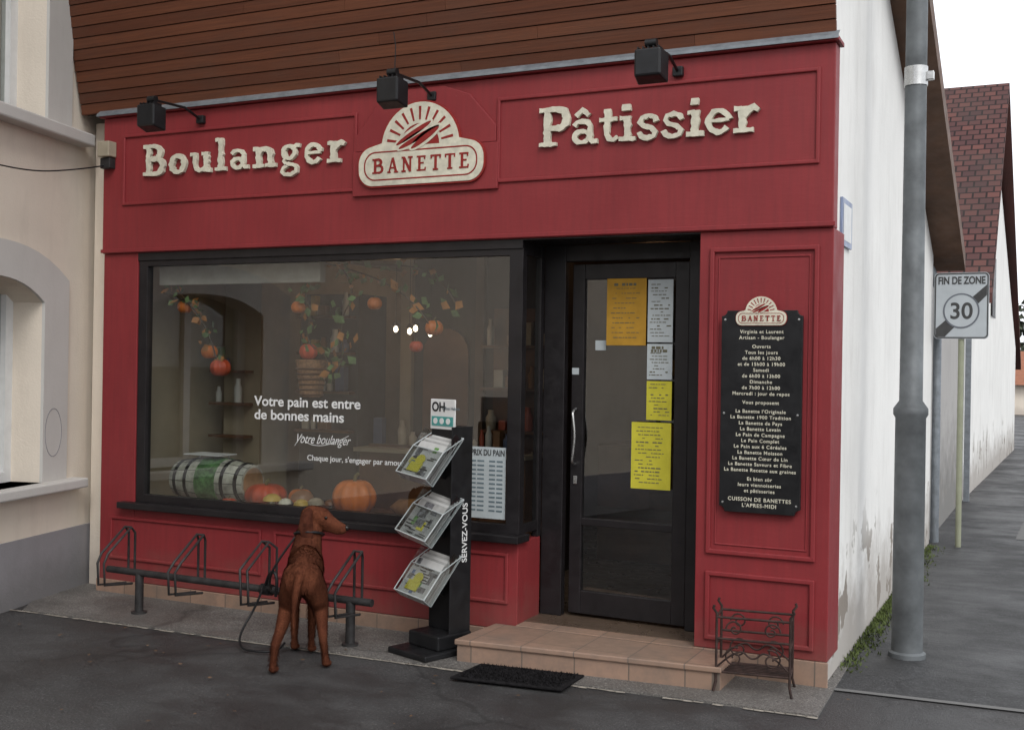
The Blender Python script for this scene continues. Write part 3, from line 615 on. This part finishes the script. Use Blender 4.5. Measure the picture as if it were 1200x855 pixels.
text("number","30",.22,(0,-.0145,2.215),INK,TS,'CENTER',off=.004)
tube("bracket",[(-.2,.015,2.2),(.2,.015,2.2)],.012,GALV,TS);tube("bracket",[(-.2,.015,2.5),(.2,.015,2.5)],.012,GALV,TS)
# ------------------------------------------------------------------ left neighbour house
LH=grp("neighbour_house",(-5.33,0,0),math.radians(104.6))
wall=box("wall",-6,.7,0,.45,0,7.5,WALLC,LH)
def archpts(x0,x1,z0,zs,rise,n=14,cr=.0):
    p=[(x0,z0),(x1,z0)];cx=(x0+x1)/2;hw_=(x1-x0)/2
    for i in range(n+1):
        u=1-2*i/n;p.append((cx+hw_*u,zs+rise*(1-abs(u)**2.6)))
    return p
def cut(pts):
    c=prism("cutter",pts,-.2,.30,None,LH);m=wall.modifiers.new("c","BOOLEAN");m.operation='DIFFERENCE';m.object=c;m.solver='EXACT';return c
cs=[cut(archpts(-1.56,-.42,.81,2.05,.15)),cut([(-1.56,3.29),(-.42,3.29),(-.42,5.3),(-1.56,5.3)])]
bpy.context.view_layer.update();dg=bpy.context.evaluated_depsgraph_get();me=bpy.data.meshes.new_from_object(wall.evaluated_get(dg));wall.modifiers.clear();wall.data=me
for c in cs:bpy.data.objects.remove(c)
ring("surround",archpts(-1.84,-.13,.81,2.22,.22),archpts(-1.56,-.42,.81,2.05,.15),-.022,.0,SURR,LH)
ring("surround_upper",[(-1.84,3.29),(-.13,3.29),(-.13,5.6),(-1.84,5.6)],[(-1.56,3.29),(-.42,3.29),(-.42,5.3),(-1.56,5.3)],-.022,0,SURR,LH)
box("sill",-2.05,.0,-.12,.25,.74,.81,SURR,LH,.012);box("sill",-2.05,.02,-.12,.25,3.20,3.29,SURR,LH,.012)
box("plinth",-6,.5,-.02,0,0,.45,PLGREY,LH)
for z0,z1 in((.81,2.2),(3.29,5.3)):
    box("frame",-1.56,-.42,.22,.29,z0,z0+.07,WHITE,LH);box("frame",-.50,-.42,.221,.29,z0+.07,z1,WHITE,LH);box("frame",-1.56,-1.48,.221,.29,z0+.07,z1,WHITE,LH);box("frame",-1.02,-.96,.221,.29,z0+.07,z1,WHITE,LH);box("frame",-.66,-.62,.225,.28,z0+.07,z1,WHITE,LH)
    mesh("pane",[(-1.5,.26,z0),(-.42,.26,z0),(-.42,.26,z1),(-1.5,.26,z1)],[(0,1,2,3)],GLASSD,LH);box("curtain",-1.5,-.42,.33,.34,z0,z1,WHITE,LH)
ring("vent_trace",arc(-.30,1.15,.10,.17,0,345,24),arc(-.30,1.15,.096,.165,0,345,24),-.0245,.001,PLGREY,LH)
# ------------------------------------------------------------------ rear side: link wall, tiled house
LK=grp("garden_wall");v=[(-.03,5.9),(-.01,9.8),(-.3,9.8),(-.3,5.9)]
mesh("wall",[(p[0],p[1],0) for p in v]+[(p[0],p[1],2.55) for p in v],[(0,1,5,4),(1,2,6,5),(2,3,7,6),(3,0,4,7),(4,5,6,7)],plaster("old_grey_render",(.40,.385,.37),(.17,.165,.155),1.2,.4),LK)
H2=grp("tiled_roof_house")
def hx(y):return .0+.024*(y-9.8)
pts=[(9.8,0),(21,0),(21,2.2),(13.8,6.15),(9.8,2.75)]
n=5;vv=[(hx(y),y,z) for y,z in pts]+[(-7,y,z) for y,z in pts]
mesh("walls",vv,[tuple(range(n)),tuple(range(2*n-1,n-1,-1))]+[(i,(i+1)%n,n+(i+1)%n,n+i) for i in range(n)],WALLW,H2)
def roofp(nm,ya,za,yb,zb,th_=.12):
    L=math.hypot(yb-ya,zb-za);xa,xb=.34,-7.2
    v=[(xa,ya,za),(xa,yb,zb),(xb,yb,zb),(xb,ya,za)];v+=[(p[0],p[1],p[2]+th_) for p in v]
    me=bpy.data.meshes.new(nm);me.from_pydata(v,[],[(4,5,6,7),(0,1,5,4),(1,2,6,5),(2,3,7,6),(3,0,4,7),(3,2,1,0)]);uvl=me.uv_layers.new()
    UV={0:(0,0),1:(0,L),2:(7.5,L),3:(7.5,0)}
    for p in me.polygons:
        for li in p.loop_indices:
            vi=me.loops[li].vertex_index;uvl.data[li].uv=UV[vi%4] if p.index==0 else (.05,.05)
    link(bpy.data.objects.new(nm,me),H2,ROOF)
roofp("roof_front",9.5,2.55,13.8,6.2);roofp("roof_rear",22.6,1.75,13.8,6.2)
box("gable_window",hx(14)-.01,hx(14)+.03,14,15,2.6,3.6,BLACKF,H2)
box("downpipe",.02,.09,9.72,9.8,0,2.6,ZINC,H2)
FW=grp("distant_cottage");box("walls",-1,6,44,50,0,1.3,WALLC,FW)
mesh("roof",[(-1.3,43.6,1.2),(6.3,43.6,1.2),(6.3,47,2.6),(-1.3,47,2.6),(6.3,50.4,1.2),(-1.3,50.4,1.2)],[(0,1,2,3),(3,2,4,5)],simple("orange_tiles",(.24,.09,.045),.8),FW)
vs=[];fs=[]
for i in range(5200):
    cx=random.choice((-8,-4,0,4,8,12,16));a=random.uniform(0,6.28);q=random.random()**.4*2.6;x=cx+q*math.cos(a);y=62+q*math.sin(a)*.6;z=1+random.random()**.8*(4.5+1.5*math.sin(cx));s_=random.uniform(.1,.28)
    n=len(vs);d=Vector((random.uniform(-1,1),random.uniform(-1,1),random.uniform(-1,1))).normalized();e=d.orthogonal().normalized();f_=d.cross(e)
    c_=Vector((x,y,z));vs+=[c_+e*s_,c_+f_*s_,c_-e*s_,c_-f_*s_];fs.append((n,n+1,n+2,n+3))
mesh("distant_trees",vs,fs,simple("dull_foliage",(.06,.07,.045),.9,.4,2))
vs=[];fs=[]
for i in range(3200):
    y=random.choice((random.uniform(.4,5.5),random.gauss(2.6,.7)));x=sx(y)+.018+abs(random.gauss(0,.06));h=random.uniform(.004,.035);a=random.uniform(0,6.28);wd=.007
    n=len(vs);vs+=[(x-wd*math.cos(a),y-wd*math.sin(a),.003),(x+wd*math.cos(a),y+wd*math.sin(a),.003),(x+random.uniform(-.02,.02),y+random.uniform(-.02,.02),h)];fs.append((n,n+1,n+2))
mesh("moss_strip",vs,fs,simple("moss_green",(.075,.10,.025),.9,.4,9))
vs=[];fs=[]
for i in range(110):
    x=random.uniform(-5,1.8);y=random.uniform(-2.4,-.05);s_=random.uniform(.004,.015);a=random.uniform(0,6.28);n=len(vs);z=.016
    for q in range(5):
        b=a+q*1.2566;r_=s_*(1.5 if q==0 else .8);vs.append((x+r_*math.cos(b),y+r_*math.sin(b),z+random.uniform(0,.006)))
    fs.append(tuple(range(n,n+5)))
mesh("fallen_leaves",vs,fs,simple("dead_leaf",(.12,.07,.04),.8,.5,5))
# ------------------------------------------------------------------ houses opposite (seen in the glass)
def opp(nm,x0,x1,y,h,m,bays,rc,sm=WOODI):
    g=grp(nm);box("wall",x0,x1,y-8,y,0,h,m,g)
    mesh("roof",[(x0-.5,y+.9,h-.2),(x1+.5,y+.9,h-.2),(x1+.5,y-4,h+3.5),(x0-.5,y-4,h+3.5),(x0-.5,y+.9,h-.35),(x1+.5,y+.9,h-.35),(x1+.5,y-.2,h+.1),(x0-.5,y-.2,h+.1)],[(0,1,2,3),(0,4,5,1),(4,7,6,5)],rc,g)
    wd=(x1-x0)/bays
    for i in range(bays):
        cx=x0+wd*(i+.5)
        for z0,z1 in((.9,2.5),(3.4,4.7)):
            if z1>h-.3:continue
            box("window_surround",cx-.68,cx+.68,y,y+.05,z0-.12,z1+.12,SURR,g);box("window",cx-.5,cx+.5,y+.05,y+.07,z0,z1,BLACKF,g)
            for s_ in(-1,1):box("shutter",cx+s_*.95-.24,cx+s_*.95+.24,y+.0,y+.06,z0,z1,sm,g)
BARN=simple("dark_timber_barn",(.07,.05,.04),.8,.3,2)
opp("house_opposite",-21,-13.2,-14,5.2,SURR,4,SOF)
opp("house_opposite.001",-3.2,7,-17,4.2,WALLC,4,SOF)
g=grp("barn_opposite");box("wall",-12.9,-4.2,-22,-14.5,0,3.4,BARN,g)
mesh("roof",[(-13.2,-13.4,2.9),(-3.9,-13.4,2.9),(-3.9,-18,5.2),(-13.2,-18,5.2)],[(0,1,2,3)],DARKI,g)
for i in range(9):box("rafter",-12.8+i*1.05,-12.68+i*1.05,-14.5,-13.4,2.75,2.88,SOF,g)
for x in(-12.4,-9.6,-7.0,-4.6):box("masonry_pier",x-.3,x+.3,-14.5,-14.3,0,2.9,SURR,g)
for x in(-11,-8.3):
    prism("arched_gate_surround",[(x-.9,0)]+[(x+.9*math.cos(math.radians(180-q*15)),1.9+.9*math.sin(math.radians(q*15))) for q in range(13)]+[(x+.9,0)],-14.49,-14.35,SURR,g);prism("arched_gate",[(x-.7,0)]+[(x+.7*math.cos(math.radians(180-q*15)),1.85+.7*math.sin(math.radians(q*15))) for q in range(13)]+[(x+.7,0)],-14.34,-14.30,DARKI,g)
# ------------------------------------------------------------------ window display
OR=simple("pumpkin_orange",(.55,.14,.016),.45,.2,8);RD=simple("pumpkin_red",(.46,.06,.02),.45,.2,8);STM=simple("pumpkin_stem",(.15,.13,.05),.8)
def pumpkin(x,y,z,r,sq=.75,m=OR,par=None):
    g=par or grp("pumpkin");v=[];f=[];nu=40;nv=14
    for j in range(nv+1):
        ph_=math.pi*j/nv
        for i in range(nu):
            a=2*math.pi*i/nu;rr=r*(1-.12*abs(math.cos(a*5)))*math.sin(ph_)**.85;v.append((x+rr*math.cos(a),y+rr*math.sin(a),z+r*sq*math.cos(ph_)*(1-.15*math.exp(-(math.sin(ph_)*4)**2))))
    for j in range(nv):
        for i in range(nu):f.append((j*nu+i,j*nu+(i+1)%nu,(j+1)*nu+(i+1)%nu,(j+1)*nu+i))
    mesh("body",v,f,m,g,True);tube("stem",[(x,y,z+r*sq*.8),(x+r*.05,y,z+r*sq*1.15),(x+r*.2,y,z+r*sq*1.3)],r*.08,STM,g);return g
pumpkin(-3.93,.42,.725,.155,.55,RD);pumpkin(-3.19,.42,.76,.155,.8,OR)
pumpkin(-4.12,.25,.675,.06,.6,RD);pumpkin(-3.78,.62,.70,.09,.7,OR)
MC=simple("mushroom_cap",(.50,.33,.06),.5);MC2=simple("mushroom_cap_brown",(.20,.09,.04),.5)
for x,y,r,m in((-3.76,.27,.065,MC),(-3.67,.30,.05,CREAM),(-3.56,.34,.08,MC2),(-3.50,.25,.055,MC),(-3.42,.30,.06,INTC),(-3.38,.42,.05,MC2),(-3.62,.42,.07,CREAM)):
    g=grp("decorative_mushroom");lathe("stalk",[(r*.35,0),(r*.28,r*.7),(r*.25,r*1.3)],CREAM,g,14,'z',(x,y,.636));lathe("cap",[(r*.3,0),(r,.0),(r*.9,r*.35),(r*.5,r*.65),(.004,r*.75)],m,g,18,'z',(x,y,.636+r*1.2))
BA=grp("wooden_barrel");BW=simple("pale_barrel_staves",(.44,.43,.36),.6,.35,12)
prof=[(.128+.038*math.cos(math.pi*q/12/1.0-math.pi/2),-.33+.66*q/12) for q in range(13)]
lathe("staves",prof,BW,BA,24,'x',(-4.40,.45,.80))
for q in(1,3,9,11):r=prof[q][0];lathe("hoop",[(r+.004,-.014),(r+.006,.014)],DGREY,BA,24,'x',(-4.40+prof[q][1],.45,.80))
for q in range(12):
    a=2*math.pi*q/12;tube("stave_joint",[(-4.40+prof[j][1],.45+(prof[j][0]+.0005)*math.cos(a),.80+(prof[j][0]+.0005)*math.sin(a)) for j in range(13)],.0022,DGREY,BA,res=1)
lathe("barrel_label",[(.1675,-.09),(.1685,0),(.1675,.09)],simple("barrel_label_green",(.10,.20,.08),.5,.5,25),BA,24,'x',(-4.38,.45,.80))
lathe("barrel_head",[(.11,0),(.11,.003)],simple("barrel_head_wood",(.36,.21,.10),.6,.25,9),BA,24,'x',(-4.068,.45,.80))
g=grp("display_basket");lathe("basket",[(.05,-.13),(.075,-.12),(.10,.05),(.11,.12),(.105,.125)],simple("wicker",(.26,.13,.06),.8,.35,60,bump=.8,bs=90),g,20,'z',(-3.47,.30,1.56))
for q in range(6):lathe("weave",[(.075+q*.006,-.008),(.082+q*.006,0),(.075+q*.006,.008)],WOODI,g,20,'z',(-3.47,.30,1.45+q*.035))
g=grp("white_display_tray");box("tray_sheet",-4.62,-4.30,.35,.55,.985,.992,WHITE,g);tube("tray_leg",[(-4.6,.5,.64),(-4.6,.5,.985)],.006,STEEL,g);tube("tray_leg",[(-4.33,.5,.64),(-4.33,.5,.985)],.006,STEEL,g)
g=grp("loaf_display");lathe("bread",[(.01,-.2),(.06,-.13),(.07,0),(.06,.13),(.01,.2)],CR,g,14,'x',(-2.75,.5,.70));lathe("bread",[(.01,-.2),(.05,-.13),(.06,0),(.05,.13),(.01,.2)],CR,g,14,'x',(-2.45,.55,.70))
GA_=grp("autumn_garland");LFG=simple("leaf_green",(.10,.17,.05),.7,.4,12);LFO=simple("leaf_orange",(.38,.15,.03),.7,.3,12);VN=simple("vine",(.06,.04,.025),.8)
vines=[[(-4.62,.2,2.33),(-4.58,.22,2.15),(-4.40,.22,2.0),(-4.28,.22,1.85),(-4.2,.22,1.62)],[(-4.70,.2,2.15),(-4.5,.22,2.1),(-4.35,.22,2.02)],
[(-3.4,.2,2.34),(-3.5,.22,2.15),(-3.42,.22,2.0),(-3.5,.25,1.8),(-3.25,.22,1.7),(-3.3,.22,1.55)],[(-3.3,.2,2.33),(-3.1,.22,2.28),(-2.85,.22,2.2),(-2.6,.22,2.05),(-2.5,.22,1.9)],[(-3.2,.2,2.33),(-3.05,.22,2.15),(-3.2,.22,1.95),(-3.15,.22,1.75),(-3.2,.22,1.6)],[(-2.9,.2,2.3),(-2.7,.22,2.32),(-2.4,.22,2.2),(-2.3,.22,2.0)]]
vsg=[];fsg=[];vso=[];fso=[]
for vn in vines:
    tube("vine",vn,.005,VN,GA_,smooth=True)
    for a,b in zip(vn[:-1],vn[1:]):
        for q in range(10):
            u=random.random();c_=Vector(a).lerp(Vector(b),u)+Vector([random.gauss(0,.035) for _ in range(3)]);s_=random.uniform(.018,.045);e=Vector([random.uniform(-1,1) for _ in range(3)]).normalized();f_=e.cross(Vector((random.uniform(-.5,.5),1,random.uniform(-.5,.5)))).normalized()
            V_,F_=(vsg,fsg) if random.random()<.6 else (vso,fso);n=len(V_)
            V_+=[c_-e*s_,c_-e*s_*.2+f_*s_*.7,c_+e*s_,c_-e*s_*.2-f_*s_*.7];F_.append((n,n+1,n+2,n+3))
mesh("green_leaves",vsg,fsg,LFG,GA_);mesh("orange_leaves",vso,fso,LFO,GA_)
for x,z,r,m in((-4.55,2.05,.055,OR),(-3.56,2.04,.05,OR),(-2.95,2.06,.05,OR),(-4.32,1.73,.06,OR),(-4.22,1.62,.075,RD),(-3.47,1.74,.065,RD),(-2.5,1.9,.06,OR),(-2.63,1.78,.045,RD)):
    pumpkin(x,.26,z,r,.85,m,GA_)
# ------------------------------------------------------------------ dog
DG=grp("dog",(-2.58,-1.0,.0),math.atan2(.48,.88))
DV=[];DF=[]
def ell(c,r):
    bm=bmesh.new();bmesh.ops.create_icosphere(bm,subdivisions=2,radius=1);n=len(DV)
    for v in bm.verts:DV.append((c[0]+v.co.x*r[0],c[1]+v.co.y*r[1],c[2]+v.co.z*r[2]))
    for f in bm.faces:DF.append(tuple(n+v.index for v in f.verts))
    bm.free()
def R3(r):return (r,r,r) if isinstance(r,(int,float)) else r
def chain(P,step=.018):
    for (a,ra),(b,rb) in zip(P[:-1],P[1:]):
        ra,rb=R3(ra),R3(rb);d=(Vector(b)-Vector(a)).length;m=max(2,int(d/min(step,max(.006,min(ra+rb)*.6))))
        for i in range(m+1):
            u=i/m;ell([a[k]+(b[k]-a[k])*u for k in range(3)],[ra[k]+(rb[k]-ra[k])*u for k in range(3)])
chain([((0,-.03,.505),(.086,.09,.086)),((0,.08,.535),(.082,.09,.084)),((-.01,.22,.51),(.102,.1,.122)),((-.03,.35,.475),(.110,.10,.155)),((-.035,.42,.53),(.098,.085,.125))])
chain([((-.035,.42,.56),(.092,.09,.095)),((-.028,.46,.650),(.080,.078,.074)),((-.008,.48,.725),.070)])
chain([((-.010,.485,.772),(.070,.068,.062)),((.040,.468,.772),(.063,.062,.056)),((.082,.455,.744),(.049,.048,.047)),((.125,.442,.722),(.042,.037,.039)),((.168,.430,.706),(.034,.032,.034))])
chain([((.07,.455,.712),(.028,.03,.022)),((.145,.434,.686),(.024,.024,.016))])
for kp in (0,1):
    if kp==0:
        chain([((-.044,.0,.49),(.066,.105,.095)),((-.072,.05,.40),(.062,.092,.08)),((-.088,.075,.33),(.047,.06,.055)),((-.106,-.02,.235),(.032,.040,.036)),((-.124,-.115,.165),(.023,.029,.027)),((-.132,-.105,.09),(.019,.020,.020)),((-.138,-.092,.035),(.022,.025,.02)),((-.138,-.055,.022),(.030,.038,.02))])
        chain([((-.082,.40,.47),(.050,.065,.085)),((-.089,.365,.35),(.038,.046,.048)),((-.090,.385,.25),.029),((-.090,.40,.15),.024),((-.091,.40,.08),.019),((-.091,.405,.035),.023),((-.091,.44,.022),(.029,.036,.019))])
    else:
        chain([((.044,.0,.49),(.066,.105,.095)),((.070,.07,.40),(.062,.092,.08)),((.084,.12,.33),(.047,.06,.055)),((.105,.05,.235),(.032,.040,.036)),((.120,-.02,.17),(.023,.029,.027)),((.127,.01,.09),(.019,.020,.020)),((.131,.03,.035),(.022,.025,.02)),((.131,.07,.022),(.030,.038,.02))])
        chain([((.018,.39,.47),(.050,.065,.085)),((.020,.35,.35),(.038,.046,.048)),((.017,.345,.25),.029),((.013,.355,.15),.024),((.012,.352,.08),.019),((.012,.357,.035),.023),((.012,.392,.022),(.029,.036,.019))])
chain([((0,-.10,.53),.028),((-.005,-.145,.50),.023),((-.015,-.172,.43),.019),((-.022,-.172,.34),.015),((-.022,-.15,.26),.011)])
FUR=NT("russet_short_fur");fb=FUR.mix(FUR.ramp(FUR.noise(7,6),[(.3,0.),(.7,1.)]),(.080,.025,.014),(.165,.056,.028));fb=FUR.mix(FUR.ramp(FUR.noise(120,3),[(.35,0.),(.7,.6)]),fb,(.045,.014,.009));FUR.l(fb,FUR.b.inputs["Base Color"]);FUR.b.inputs["Roughness"].default_value=.9;FUR.b.inputs["Specular IOR Level"].default_value=.08;FUR.bump(FUR.noise(140,3,.6,stretch=(1,1,.3)),.7,.005)
FURD=simple("russet_ear_fur",(.060,.019,.011),.9,.3,30,spec=.08,bump=.5)
def remesh(nm,mat,vox=.0065,it=5):
    global DV,DF
    dm=bpy.data.meshes.new(nm);dm.from_pydata(DV,[],DF);o=link(bpy.data.objects.new(nm,dm),DG,mat);DV=[];DF=[]
    rm=o.modifiers.new("r","REMESH");rm.mode='VOXEL';rm.voxel_size=vox;rm.use_smooth_shade=True;sm=o.modifiers.new("s","SMOOTH");sm.factor=.5;sm.iterations=it
    bpy.context.view_layer.update();dg=bpy.context.evaluated_depsgraph_get();me=bpy.data.meshes.new_from_object(o.evaluated_get(dg));o.modifiers.clear();o.data=me;return o
db_=remesh("body",FUR.m)
me=db_.data
chain([((-.022,.424,.808),(.022,.014,.020)),((-.034,.402,.775),(.038,.012,.030)),((-.034,.388,.72),(.046,.011,.038)),((-.024,.388,.662),(.036,.010,.030))])
chain([((-.012,.552,.806),(.022,.012,.020)),((-.018,.570,.765),(.032,.012,.03)),((-.014,.574,.70),(.036,.010,.034))])
remesh("ears",FURD,.005,3)
hv=[];hf=[];polys=[p for p in me.polygons]
for q in range(30000):
    p=polys[random.randrange(len(polys))];c_=p.center;nn=p.normal
    if c_.z<.05 or c_.x>.08 and c_.z>.64:continue
    d=Vector((random.uniform(-.15,.15),-.55,-.75))
    d=(d-nn*d.dot(nn));
    if d.length<1e-3:continue
    d.normalize();L=random.uniform(.012,.022)
    if (c_.y<-.06 and c_.z<.5) or (c_.z<.42 and .15<c_.y<.36 and abs(c_.x)<.09) or (c_.y<.36 and c_.y>.3 and c_.z<.3):L*=1.8
    if c_.z>.70:L*=.6
    tip=c_+(d+nn*random.uniform(.15,.45))*L;s_=nn.cross(d).normalized()*random.uniform(.0012,.0024);n=len(hv)
    o_=nn*-.001;hv+=[c_+o_-s_,c_+o_+s_,tip];hf.append((n,n+1,n+2))
hm=bpy.data.meshes.new("coat_hair");hm.from_pydata([tuple(v) for v in hv],[],hf);link(bpy.data.objects.new("coat_hair",hm),DG,FUR.m)
DK=simple("dog_dark",(.012,.009,.008),.2)
def ball(nm,c,r,m,par):
    bm=bmesh.new();bmesh.ops.create_uvsphere(bm,u_segments=16,v_segments=10,radius=r);me=bpy.data.meshes.new(nm);bm.to_mesh(me);bm.free()
    for p in me.polygons:p.use_smooth=True
    o=link(bpy.data.objects.new(nm,me),par,m);o.location=c;return o
ball("eye",(.078,.409,.772),.009,DK,DG);ball("eye",(.088,.504,.772),.009,DK,DG);ball("nose",(.197,.424,.712),.016,DK,DG)
cl=[( -.024+.084*math.cos(a),.468+.084*math.sin(a),.668-.025*math.sin(a)) for a in [2*math.pi*i/20 for i in range(20)]]
tube("collar",cl,.008,BLACK,DG,cyc=True)
LS=grp("dog_leash")
tube("strap",[(-2.88,-.66,.655),(-2.96,-.75,.50),(-3.02,-.72,.38),(-3.12,-.55,.30),(-3.25,-.44,.28)],.007,BLACK,LS,smooth=True)
tube("strap_loop",[(-3.25,-.47,.30),(-3.18,-.62,.22),(-3.2,-.75,.08),(-3.12,-.85,.02),(-2.98,-.86,.02),(-2.88,-.80,.02),(-2.9,-.72,.05)],.007,BLACK,LS,smooth=True)
lathe("leash_wrap",[(.034,-.04),(.036,0),(.034,.04)],BLACK,LS,16,'x',(-3.25,Y(-3.25),.275))
tube("hanging_end",[(-3.25,-.45,.30),(-3.18,-.5,.42),(-3.10,-.52,.38),(-3.12,-.52,.26)],.010,BLACK,LS,smooth=True)
